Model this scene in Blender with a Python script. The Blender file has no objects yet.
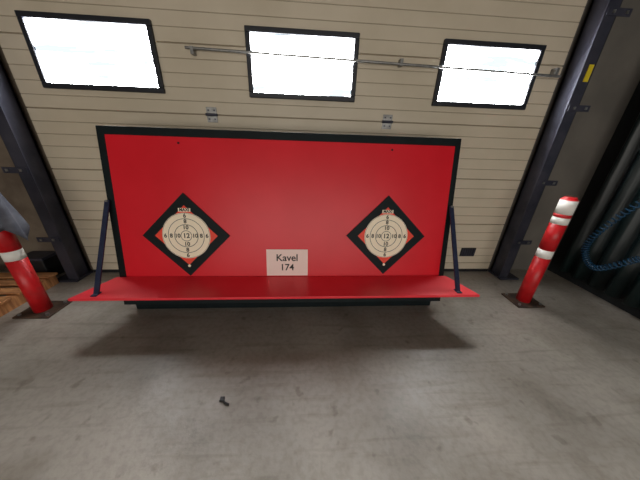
import bpy, math, random
from mathutils import Vector, Matrix
random.seed(3)
sc=bpy.context.scene
sc.view_settings.view_transform='Standard'
sc.view_settings.exposure=.15
def lin(c):
    return tuple(((v/255)/12.92 if v/255<=0.04045 else ((v/255+0.055)/1.055)**2.4) for v in c)+(1,)
def mat(name,c,rough=.6,metal=0,c2=None,scale=5,detail=4,bump=0,bscale=80,stretch=(1,1,1),emit=0,spec=.5,lo=.35,hi=.65):
    m=bpy.data.materials.new(name); m.use_nodes=True
    nt=m.node_tree; b=nt.nodes['Principled BSDF']
    b.inputs['Base Color'].default_value=lin(c); b.inputs['Roughness'].default_value=rough
    b.inputs['Metallic'].default_value=metal; b.inputs['Specular IOR Level'].default_value=spec
    tc=nt.nodes.new('ShaderNodeTexCoord'); mp=nt.nodes.new('ShaderNodeMapping')
    mp.inputs['Scale'].default_value=stretch; nt.links.new(tc.outputs['Object'],mp.inputs[0])
    if c2:
        n=nt.nodes.new('ShaderNodeTexNoise'); n.inputs['Scale'].default_value=scale; n.inputs['Detail'].default_value=detail
        nt.links.new(mp.outputs[0],n.inputs['Vector'])
        r=nt.nodes.new('ShaderNodeValToRGB'); r.color_ramp.elements[0].position=lo; r.color_ramp.elements[1].position=hi
        r.color_ramp.elements[0].color=lin(c); r.color_ramp.elements[1].color=lin(c2)
        nt.links.new(n.outputs['Fac'],r.inputs[0]); nt.links.new(r.outputs[0],b.inputs['Base Color'])
        if emit: nt.links.new(r.outputs[0],b.inputs['Emission Color'])
    if emit:
        b.inputs['Emission Strength'].default_value=emit
        if not c2: b.inputs['Emission Color'].default_value=lin(c)
    if bump:
        n=nt.nodes.new('ShaderNodeTexNoise'); n.inputs['Scale'].default_value=bscale; n.inputs['Detail'].default_value=3
        nt.links.new(mp.outputs[0],n.inputs['Vector'])
        bp=nt.nodes.new('ShaderNodeBump'); bp.inputs['Strength'].default_value=bump; bp.inputs['Distance'].default_value=.01
        nt.links.new(n.outputs['Fac'],bp.inputs['Height']); nt.links.new(bp.outputs[0],b.inputs['Normal'])
    return m
def floor_mat():
    m=bpy.data.materials.new('concrete'); m.use_nodes=True; nt=m.node_tree; b=nt.nodes['Principled BSDF']
    tc=nt.nodes.new('ShaderNodeTexCoord')
    def noise(sc_,det,stretch=(1,1,1),dist=0):
        mp=nt.nodes.new('ShaderNodeMapping'); mp.inputs['Scale'].default_value=stretch; nt.links.new(tc.outputs['Object'],mp.inputs[0])
        n=nt.nodes.new('ShaderNodeTexNoise'); n.inputs['Scale'].default_value=sc_; n.inputs['Detail'].default_value=det; n.inputs['Distortion'].default_value=dist
        nt.links.new(mp.outputs[0],n.inputs['Vector']); return n.outputs['Fac']
    def ramp(fac,stops):
        r=nt.nodes.new('ShaderNodeValToRGB'); e=r.color_ramp.elements
        e[0].position=stops[0][0]; e[0].color=stops[0][1]; e[1].position=stops[-1][0]; e[1].color=stops[-1][1]
        nt.links.new(fac,r.inputs[0]); return r.outputs[0]
    def mul(a,c,f=1):
        x=nt.nodes.new('ShaderNodeMix'); x.data_type='RGBA'; x.blend_type='MULTIPLY'; x.inputs[0].default_value=f
        nt.links.new(a,x.inputs[6]); nt.links.new(c,x.inputs[7]); return x.outputs[2]
    base=ramp(noise(1.1,10),[(.3,lin((134,128,119))),(.7,lin((168,161,151)))])
    stain=ramp(noise(1.9,8,dist=.3),[(.32,(.64,.62,.59,1)),(.52,(1,1,1,1))])
    speck=ramp(noise(30,6),[(.36,(.76,.75,.74,1)),(.55,(1,1,1,1))])
    spots=ramp(noise(9,3),[(.29,(.62,.60,.58,1)),(.36,(1,1,1,1))])
    scr=ramp(noise(3,8,(.5,6,1),.3),[(.33,(.78,.77,.75,1)),(.45,(1,1,1,1))])
    c=mul(mul(mul(mul(base,stain,.85),speck,.55),scr,.75),spots,.7)
    nt.links.new(c,b.inputs['Base Color'])
    rr=ramp(noise(2,6),[(.3,(.34,.34,.34,1)),(.7,(.52,.52,.52,1))]); nt.links.new(rr,b.inputs['Roughness'])
    bp=nt.nodes.new('ShaderNodeBump'); bp.inputs['Strength'].default_value=.14; bp.inputs['Distance'].default_value=.01
    nt.links.new(noise(50,4),bp.inputs['Height']); nt.links.new(bp.outputs[0],b.inputs['Normal'])
    return m
def pane_mat():
    m=bpy.data.materials.new('daylight_pane'); m.use_nodes=True; nt=m.node_tree; b=nt.nodes['Principled BSDF']
    b.inputs['Base Color'].default_value=(.1,.1,.1,1); b.inputs['Roughness'].default_value=.25
    tc=nt.nodes.new('ShaderNodeTexCoord'); mp=nt.nodes.new('ShaderNodeMapping'); mp.inputs['Scale'].default_value=(1,1,9)
    nt.links.new(tc.outputs['Object'],mp.inputs[0])
    n=nt.nodes.new('ShaderNodeTexNoise'); n.inputs['Scale'].default_value=1.6; n.inputs['Detail'].default_value=3
    nt.links.new(mp.outputs[0],n.inputs['Vector'])
    r=nt.nodes.new('ShaderNodeValToRGB'); e=r.color_ramp.elements
    e[0].position=.38; e[0].color=(.0076,.0092,.0100,1); e[1].position=.62; e[1].color=(.97,.98,1,1)
    nt.links.new(n.outputs['Fac'],r.inputs[0]); nt.links.new(r.outputs[0],b.inputs['Emission Color']); b.inputs['Emission Strength'].default_value=104
    return m
def mesh(name,vs,fs,m,parent=None,bev=0,smooth=False):
    me=bpy.data.meshes.new(name); me.from_pydata([tuple(v) for v in vs],[],fs); me.update()
    if m: me.materials.append(m)
    o=bpy.data.objects.new(name,me); sc.collection.objects.link(o)
    if parent: o.parent=parent
    if smooth:
        for p in me.polygons: p.use_smooth=True
    if bev:
        b=o.modifiers.new('b','BEVEL'); b.width=bev; b.segments=2; b.limit_method='ANGLE'
    return o
BF=[(0,3,2,1),(4,5,6,7),(0,1,5,4),(1,2,6,5),(2,3,7,6),(3,0,4,7)]
def box(name,x0,x1,y0,y1,z0,z1,m,parent=None,bev=0,T=None):
    vs=[(x0,y0,z0),(x1,y0,z0),(x1,y1,z0),(x0,y1,z0),(x0,y0,z1),(x1,y0,z1),(x1,y1,z1),(x0,y1,z1)]
    if T: vs=[T(*v) for v in vs]
    return mesh(name,vs,BF,m,parent,bev)
def empty(name,loc=(0,0,0)):
    e=bpy.data.objects.new(name,None); e.empty_display_size=.1; sc.collection.objects.link(e); return e
def tube(name,pts,r,m,parent=None,cyc=False):
    c=bpy.data.curves.new(name,'CURVE'); c.dimensions='3D'; c.bevel_depth=r; c.bevel_resolution=4; c.use_fill_caps=True
    s=c.splines.new('POLY'); s.points.add(len(pts)-1)
    for i,p in enumerate(pts): s.points[i].co=(*p,1)
    s.use_cyclic_u=cyc; c.materials.append(m)
    o=bpy.data.objects.new(name,c); sc.collection.objects.link(o)
    if parent:o.parent=parent
    return o
def cyl(name,cx,cy,z0,z1,r,m,parent=None,n=32,r2=None):
    r2=r if r2 is None else r2
    vs=[(cx+r*math.cos(2*math.pi*i/n),cy+r*math.sin(2*math.pi*i/n),z0) for i in range(n)]+[(cx+r2*math.cos(2*math.pi*i/n),cy+r2*math.sin(2*math.pi*i/n),z1) for i in range(n)]
    fs=[(i,(i+1)%n,n+(i+1)%n,n+i) for i in range(n)]+[tuple(range(n))[::-1],tuple(range(n,2*n))]
    return mesh(name,vs,fs,m,parent)

# ---------------- materials
M_floor=floor_mat()
M_door=mat('door_cream',(198,186,164),.55,c2=(208,196,175),scale=2,bump=.03,bscale=150)
M_groove=mat('groove',(146,135,116),.8)
M_wallg=mat('grey_wall',(98,94,88),.9,c2=(110,105,98),scale=3)
M_beige=mat('beige_block',(116,104,90),.9,c2=(96,84,72),scale=6)
M_dark=mat('dark_wall',(24,28,30),.8,c2=(17,21,24),scale=2)
M_steel=mat('track_steel',(50,52,66),.5,.3,c2=(68,68,80),scale=6)
M_galv=mat('galvanised',(150,150,148),.4,.7,c2=(120,120,118),scale=20)
M_frame=mat('window_frame',(22,25,34),.5)
M_pane=pane_mat()
M_black=mat('black_board',(6,17,20),.6,spec=.25,c2=(10,24,27),scale=12)
M_red=mat('red_board',(218,22,38),.36,spec=.35,c2=(225,28,44),scale=3,detail=6,bump=.03,bscale=200)
M_shelf=mat('red_shelf',(236,46,60),.35,c2=(242,56,68),scale=4,detail=6)
M_ored=mat('target_orange_red',(240,66,40),.5)
M_cream=mat('target_cream',(255,240,214),.6)
M_ink=mat('ink',(24,16,14),.6)
M_navy=mat('navy_steel',(34,42,70),.45,.3,c2=(46,54,82),scale=20)
M_paper=mat('paper',(252,226,218),.8)
M_bred=mat('bollard_red',(205,22,30),.4,c2=(180,20,26),scale=12)
M_bwhite=mat('bollard_white',(235,232,225),.5)
M_plate=mat('base_plate',(58,50,46),.6,.3,c2=(90,70,55),scale=15)
M_wood=mat('pallet_wood',(210,150,96),.8,c2=(160,106,66),scale=6,stretch=(1,8,1))
M_rub=mat('black_plastic',(24,25,28),.5)
M_teal=mat('green_pvc',(14,32,32),.4,c2=(7,20,22),scale=3,stretch=(1,1,.3))
M_hose=mat('blue_hose',(20,62,92),.35)
M_jacket=mat('grey_cloth',(96,98,106),.9,c2=(68,70,80),scale=9)
M_yel=mat('yellow_label',(225,200,40),.5)
M_lamp=mat('lamp_tube',(255,250,240),.5,emit=3)
M_ceil=mat('ceiling_panel',(110,106,100),.9)

# ---------------- room
WY=2.38
box('floor',-6,6,-6,4,-.1,0,M_floor)
prof=[(WY,0)]
zs=[round(.02+.1*i,3) for i in range(1,40)]
for zz in zs:
    joint=abs(((zz-.12)/.5)-round((zz-.12)/.5))<.02
    w=.006 if joint else .004; d=.014 if joint else .004
    prof+= [(WY,zz-w),(WY+d,zz-w*.5),(WY+d,zz+w*.5),(WY,zz+w)]
prof.append((WY,4.0))
vs=[];fs=[]
X0,X1=-2.36,2.29
for y,zz in prof: vs+=[(X0,y,zz),(X1,y,zz)]
for i in range(len(prof)-1): fs.append((2*i,2*i+1,2*i+3,2*i+2))
nb=len(vs); vs+=[(X0,WY+.06,0),(X1,WY+.06,0),(X1,WY+.06,4),(X0,WY+.06,4)]
fs.append((nb,nb+3,nb+2,nb+1))
door=mesh('door_1',vs,fs,M_door)
gv=[];gf=[]
for zz in zs:
    joint=abs(((zz-.12)/.5)-round((zz-.12)/.5))<.02
    d=.0135 if joint else .0035; w=.003 if joint else .0015
    b=len(gv); gv+=[(X0,WY+d,zz-w),(X1,WY+d,zz-w),(X1,WY+d,zz+w),(X0,WY+d,zz+w)]; gf.append((b,b+1,b+2,b+3))
mesh('groove_lines',gv,gf,M_groove,door)
box('bottom_seal',X0,X1,WY-.004,WY+.03,0,.035,M_rub,door)
box('wall_back_left',-4.2,X0,WY+.04,WY+.14,0,4,M_beige)
box('wall_back_right',X1,3.6,WY+.04,WY+.14,0,4,M_wallg)
box('wall_right',3.14,3.24,-6,WY+.04,0,4,M_dark)
box('wall_left',-4.3,-4.2,-6,WY+.14,0,4,M_beige)
box('ceiling',-4.3,3.24,-6,WY+.14,4,4.1,M_ceil)

def window(n,x0,x1,z0,z1):
    e=empty('window_%d'%n)
    t=.04; y0=WY-.03; y1=WY-.001
    box('frame_bottom',x0,x1,y0,y1,z0,z0+t,M_frame,e,.006)
    box('frame_top',x0,x1,y0,y1,z1-t,z1,M_frame,e,.006)
    box('frame_left',x0,x0+t,y0,y1,z0+t,z1-t,M_frame,e,.006)
    box('frame_right',x1-t,x1,y0,y1,z0+t,z1-t,M_frame,e,.006)
    box('pane',x0+t,x1-t,WY-.012,WY-.002,z0+t,z1-t,M_pane,e)
ZT=2.25
window(1,-2.14,-1.19,1.765,ZT)
window(2,-.485,.435,1.765,ZT)
window(3,1.15,2.05,1.765,ZT)
pp=empty('door_strut_pipe')
tube('pipe',[(-.95,WY-.05,2.08),(2.25,WY-.05,2.03)],.010,M_galv,pp)
for x in(-.9,.8,2.2): box('clip',x-.012,x+.012,WY-.06,WY-.001,2.04,2.09,M_galv,pp)

for x in (-.83,.76):
    e=empty('door_hinge')
    box('leaf_upper',x-.045,x+.045,WY-.006,WY-.0005,1.63,1.68,M_galv,e,.002)
    box('leaf_lower',x-.045,x+.045,WY-.006,WY-.0005,1.56,1.61,M_galv,e,.002)
    tube('pin',[(x-.05,WY-.012,1.62),(x+.05,WY-.012,1.62)],.011,M_steel,e)
    for dx in(-.025,.025):
        for zz in(1.655,1.585): box('bolt',x+dx-.006,x+dx+.006,WY-.012,WY-.006,zz-.006,zz+.006,M_steel,e)
e=empty('air_vent')
box('rim',1.86,2.04,WY-.012,WY-.001,.215,.325,M_rub,e,.003)
for i in range(6): box('slat',1.87+.028*i,1.885+.028*i,WY-.02,WY-.012,.225,.315,M_steel,e)

# ---------------- tracks / pillars
def pillar(sx,a):
    e=empty('door_track')
    def X(p,q): return sorted((a+sx*p,a+sx*q))
    l=X(0,.012); box('web',l[0],l[1],WY-.16,WY-.003,0,4,M_steel,e)
    l=X(-.03,.07); box('flange_front',l[0],l[1],WY-.175,WY-.16,0,4,M_steel,e)
    l=X(.0,.07); box('flange_back',l[0],l[1],WY-.018,WY-.003,0,4,M_steel,e)
    l=X(.1,.16); box('outer_rail',l[0],l[1],WY-.10,WY-.02,0,4,M_rub,e,.004)
    for zz in(.45,1.1,1.75,2.4):
        l=X(-.02,.18); box('bracket',l[0],l[1],WY-.183,WY-.176,zz,zz+.05,M_steel,e,.002)
        for p in(.02,.13):
            l=X(p,p+.02); box('bolt',l[0],l[1],WY-.19,WY-.183,zz+.015,zz+.035,M_galv,e)
    l=X(-.03,.2); box('foot',l[0],l[1],WY-.2,WY-.003,0,.02,M_steel,e)
    return e
pL=pillar(-1,-2.4)
pR=pillar(1,2.33)
box('label',2.345,2.385,WY-.182,WY-.176,1.97,2.09,M_yel,pR)
e=empty('power_cable')
pts=[(2.52+.03*math.sin(i*.5),WY-.0+.01*math.cos(i),2.6-.08*i) for i in range(32)]
tube('cable',pts,.008,M_rub,e)

# ---------------- target board (board 2.81 m wide, leaning back 12 deg, with an added light-blocking skirt behind its foot)
a=math.radians(12); sa,ca=math.sin(a),math.cos(a)
K=.94; Y0=1.683; Z0=.087          # board unit, base line position and its height above the floor
def B(x,n,s): return (K*x,Y0+K*(s*sa-n*ca),Z0+K*(s*ca+n*sa))
E=empty('throwing_target_board')
box('backing',-1.64,1.35,-.03,0,0.012,1.53,M_black,E,.003,T=B)
box('red_face',-1.575,1.295,.0,.008,.26,1.465,M_red,E,.002,T=B)
SZ0,SZ1=.333,.353; SYF,SYB=1.438,1.725
mesh('shelf',[(-1.683,SYF,SZ0),(1.40,SYF,SZ0),(1.278,SYB,SZ0),(-1.551,SYB,SZ0),(-1.683,SYF,SZ1),(1.40,SYF,SZ1),(1.278,SYB,SZ1),(-1.551,SYB,SZ1)],BF,M_shelf,E,.002)
for x in(-1.13,-.14,.85):
    mesh('shelf_bracket',[(x-.01,1.50,SZ0),(x-.01,1.715,SZ0),(x-.01,1.69,.14),(x+.01,1.50,SZ0),(x+.01,1.715,SZ0),(x+.01,1.69,.14)],[(0,1,2),(5,4,3),(0,3,4,1),(1,4,5,2),(2,5,3,0)],M_black,E)
box('light_block_skirt',-1.50,1.22,1.745,1.80,0,.19,M_black,E,.003)  # added skirt, stops light passing through the gap under the board
for x in(-1.20,.92):
    mesh('rear_leg',[(x-.02,1.985,1.35),(x+.02,1.985,1.35),(x+.02,2.02,1.35),(x-.02,2.02,1.35),(x-.02,2.28,0),(x+.02,2.28,0),(x+.02,2.32,0),(x-.02,2.32,0)],[(0,1,2,3),(7,6,5,4),(0,4,5,1),(1,5,6,2),(2,6,7,3),(3,7,4,0)],M_black,E)
    box('foot',x-.02,x+.02,1.80,2.28,0,.03,M_black,E)
def strap(x):
    p=Vector(B(x/K,.016,.95)); q=Vector((x,1.49,SZ1+.002)); d=(q-p)
    u=Vector((1,0,0)); v=d.normalized().cross(u)
    w=.018;t=.005; vs=[]
    for c in(p,q):
        for su,sv in((-1,-1),(1,-1),(1,1),(-1,1)): vs.append(c+u*su*w+v*sv*t)
    mesh('stay_bar',vs,[(3,2,1,0),(4,5,6,7),(0,1,5,4),(1,2,6,5),(2,3,7,6),(3,0,4,7)],M_navy,E)
    box('stay_foot',x-.02,x+.02,1.462,1.515,SZ1,SZ1+.006,M_navy,E)
    box('stay_bolt',x/K-.008,x/K+.008,.016,.03,.94,.956,M_galv,E,T=B)
strap(-1.528); strap(1.246)
for x in(-1.02,.74):
    box('screw',x-.008,x+.008,.008,.01,1.41,1.425,M_black,E,T=B)
def BM(x,n,s):
    m=Matrix(((1,0,0,0),(0,sa,-ca,0),(0,ca,sa,0),(0,0,0,1)))
    m.translation=Vector(B(x,n,s)); return m
def text(name,body,size,x,n,s,m,parent,off=.0012):
    c=bpy.data.curves.new(name,'FONT'); c.body=body; c.size=size*K; c.align_x='CENTER'; c.align_y='CENTER'; c.extrude=.0004; c.offset=off
    c.materials.append(m); o=bpy.data.objects.new(name,c); sc.collection.objects.link(o)
    o.matrix_world=BM(x,n,s); o.parent=parent; return o
def poly(name,cx,cs,pts,n0,n1,m,parent):
    k=len(pts); vs=[B(cx+p[0],n0,cs+p[1]) for p in pts]+[B(cx+p[0],n1,cs+p[1]) for p in pts]
    fs=[tuple(range(k))[::-1],tuple(range(k,2*k))]+[(i,(i+1)%k,k+(i+1)%k,k+i) for i in range(k)]
    return mesh(name,vs,fs,m,parent)
def ring(name,cx,cs,r0,r1,n,m,parent,k=64):
    vs=[];fs=[]
    for i in range(k):
        t=2*math.pi*i/k
        vs+=[B(cx+r0*math.cos(t),n,cs+r0*math.sin(t)),B(cx+r1*math.cos(t),n,cs+r1*math.sin(t))]
    for i in range(k):
        j=(i+1)%k; fs.append((2*i,2*i+1,2*j+1,2*j))
    return mesh(name,vs,fs,m,parent)
def target(cx,cs):
    t=empty('dartboard_target')
    D=.365
    poly('black_diamond',cx,cs,[(0,-D),(D,0),(0,D),(-D,0)],.008,.018,M_black,t)
    D=.262
    poly('red_diamond',cx,cs,[(0,-D),(D,0),(0,D),(-D,0)],.018,.020,M_ored,t)
    poly('disc',cx,cs,[(.200*math.cos(i*math.pi/32),.200*math.sin(i*math.pi/32)) for i in range(64)],.020,.023,M_cream,t)
    for r,w in((.196,.002),(.151,.004),(.100,.0045),(.047,.004)): ring('ring',cx,cs,r-w,r,.0236,M_ink,t)
    for i,s in enumerate(('10','8','6')):
        r=(.073,.125,.173)[i]
        for dx,dy in((1,0),(-1,0),(0,1),(0,-1)): text('number',s,.048,cx+dx*r,.024,cs+dy*r,M_ink,t)
    text('number','12',.058,cx,.024,cs,M_ink,t)
    box('label',cx-.05,cx+.05,.018,.0205,cs+.208,cs+.238,M_cream,t,T=B)
    text('label_text','MAXI',.034,cx,.0212,cs+.223,M_ink,t)
    poly('dot',cx,cs-.27,[(.012*math.cos(i*math.pi/8),.012*math.sin(i*math.pi/8)) for i in range(16)],.018,.021,M_cream,t)
    t.parent=E
target(-1.02,.66); target(.74,.67)
S=empty('paper_sign')
box('sheet',-.345,.028,.012,.0135,.293,.54,M_paper,S,T=B)
text('line_1','Kavel',.09,-.16,.0145,.46,M_ink,S)
text('line_2','174',.085,-.16,.0145,.37,M_ink,S)

# ---------------- bollards
def bollard(x,y):
    e=empty('bollard'); r=.059
    box('base_plate',x-.14,x+.14,y-.11,y+.11,0,.015,M_plate,e,.003)
    for dx in(-.11,.11):
        for dy in(-.08,.08): cyl('bolt',x+dx,y+dy,.015,.03,.012,M_galv,e,6)
    segs=[(.015,.51,M_bred),(.51,.59,M_bwhite),(.59,.84,M_bred),(.84,.90,M_bwhite),(.90,.93,M_bred),(.93,1.05,M_bwhite)]
    for a0,a1,m in segs: 
        o=cyl('post',x,y,a0,a1,r,m,e)
        for p in o.data.polygons:
            if len(p.vertices)==4:p.use_smooth=True
    cyl('cap',x,y,1.05,1.07,r,M_bred,e,r2=r*.7)
bollard(2.23,1.80); bollard(-2.28,1.75)
# grey jacket draped over the left bollard
vs=[];fs=[];n=72;rows=14
for j in range(rows):
    t=j/(rows-1)
    for i in range(n):
        an=2*math.pi*i/n
        drop=.34+.07*math.sin(an*2+1)+.03*math.sin(an*5)
        if t<.3:
            rr=.068*math.sin(t/.3*math.pi/2)+.002; zz=1.10-.012*t/.3
        else:
            q=(t-.3)/.7; rr=.070+.05*q+.018*q*math.sin(an*7+q*1.5)+.01*q*math.sin(an*3); zz=1.088-drop*q
        vs.append((-2.28+rr*math.cos(an),1.75+rr*math.sin(an),zz))
for j in range(rows-1):
    for i in range(n): fs.append((j*n+i,j*n+(i+1)%n,(j+1)*n+(i+1)%n,(j+1)*n+i))
fs.append(tuple(range(n)))
jk=mesh('draped_jacket',vs,fs,M_jacket,None,smooth=True); jk.modifiers.new('s','SOLIDIFY').thickness=.004

# ---------------- left clutter
e=empty('wood_pallet')
for i in range(5): box('slat',-3.5,-2.52,1.57+.13*i,1.66+.13*i,.10,.12,M_wood,e,.002)
for x in(-3.46,-3.1,-2.62): box('bearer',x,x+.08,1.57,2.17,.0,.10,M_wood,e)
e=empty('tool_crate')
box('body',-2.92,-2.68,2.24,2.40,0.0,.22,M_rub,e,.01)
box('lid',-2.93,-2.67,2.23,2.41,.22,.25,M_steel,e,.006)
# ---------------- right: pvc curtain + coil hose
vs=[];fs=[];N=70
for j in range(9):
    for i in range(N+1):
        y=1.0+1.2*i/N; z=.12+ (3.0-.12)*j/8
        vs.append((3.04+.035*math.sin(i*.7)+.01*math.sin(i*2.3+j),y,z))
for j in range(8):
    for i in range(N): b=j*(N+1)+i; fs.append((b,b+1,b+N+2,b+N+1))
c=mesh('pvc_curtain',vs,fs,M_teal,None,smooth=True)
c.modifiers.new('s','SOLIDIFY').thickness=.004
box('curtain_rail',3.0,3.135,1.0,2.2,3.0,3.05,M_steel,c)
e=empty('coiled_air_hose')
ctrl=[Vector((2.9,1.60,1.35)),Vector((2.9,1.85,.95)),Vector((2.9,2.0,.55)),Vector((2.9,1.85,.36)),Vector((2.9,1.6,.6))]
path=[]
def cr(p0,p1,p2,p3,t): return .5*((2*p1)+(p2-p0)*t+(2*p0-5*p1+4*p2-p3)*t*t+(3*p1-p0-3*p2+p3)*t**3)
cc=[ctrl[0]]+ctrl+[ctrl[-1]]
for k in range(len(ctrl)-1):
    for i in range(120): path.append(cr(cc[k],cc[k+1],cc[k+2],cc[k+3],i/120))
pts=[]
for i in range(len(path)-1):
    d=(path[i+1]-path[i]).normalized(); s=Vector((1,0,0)); v=d.cross(s)
    an=i*.62; pts.append(path[i]+s*.024*math.cos(an)+v*.024*math.sin(an))
tube('coil',pts,.005,M_hose,e)
tube('lead',[pts[0],(2.93,1.55,2.2),(2.96,1.55,3.0)],.006,M_hose,e)

# ---------------- floor clip
e=empty('broken_cable_tie')
tube('strap',[(-.49,.92,.006),(-.465,.895,.008),(-.44,.885,.006)],.006,M_rub,e)
box('head',-.50,-.475,.905,.93,0,.014,M_rub,e,.002)

# ---------------- added lights
for x in(-1.6,1.6):
    f=empty('added_ceiling_lamp')  # unseen strip lamps, added to light the room under the ceiling
    box('housing',x-.09,x+.09,-1.9,.2,3.9,3.99,M_galv,f)
    box('tube',x-.06,x+.06,-1.85,.15,3.87,3.9,M_lamp,f)
L=bpy.data.lights.new('front_fill','AREA'); L.shape='RECTANGLE'; L.size=6; L.size_y=2.0; L.energy=125; L.color=(1,.95,.88)  # unseen frontal fill, added to brighten the board more than the floor
o=bpy.data.objects.new('front_fill',L); sc.collection.objects.link(o); o.location=(0,-4.5,1.2); o.rotation_euler=(math.radians(90),0,0)
w=bpy.data.worlds.new('World'); sc.world=w; w.use_nodes=True
w.node_tree.nodes['Background'].inputs[0].default_value=(1,.93,.84,1); w.node_tree.nodes['Background'].inputs[1].default_value=.3

# ---------------- camera
h=1.45; f=231; th=math.radians(23.5); ps=math.radians(4.1); ro=math.radians(2.0)
F=Vector((math.sin(ps)*math.cos(th), math.cos(ps)*math.cos(th), -math.sin(th)))
r=Vector((math.cos(ps),-math.sin(ps),0)); u=r.cross(F)
R=r*math.cos(ro)+u*math.sin(ro); U=u*math.cos(ro)-r*math.sin(ro)
cd=bpy.data.cameras.new('camera'); cam=bpy.data.objects.new('camera',cd); sc.collection.objects.link(cam)
cd.sensor_width=36; cd.lens=36*f/640; cd.clip_start=.02
m=Matrix((R,U,-F)).transposed().to_4x4(); m.translation=Vector((0,0,h)); cam.matrix_world=m
sc.camera=cam
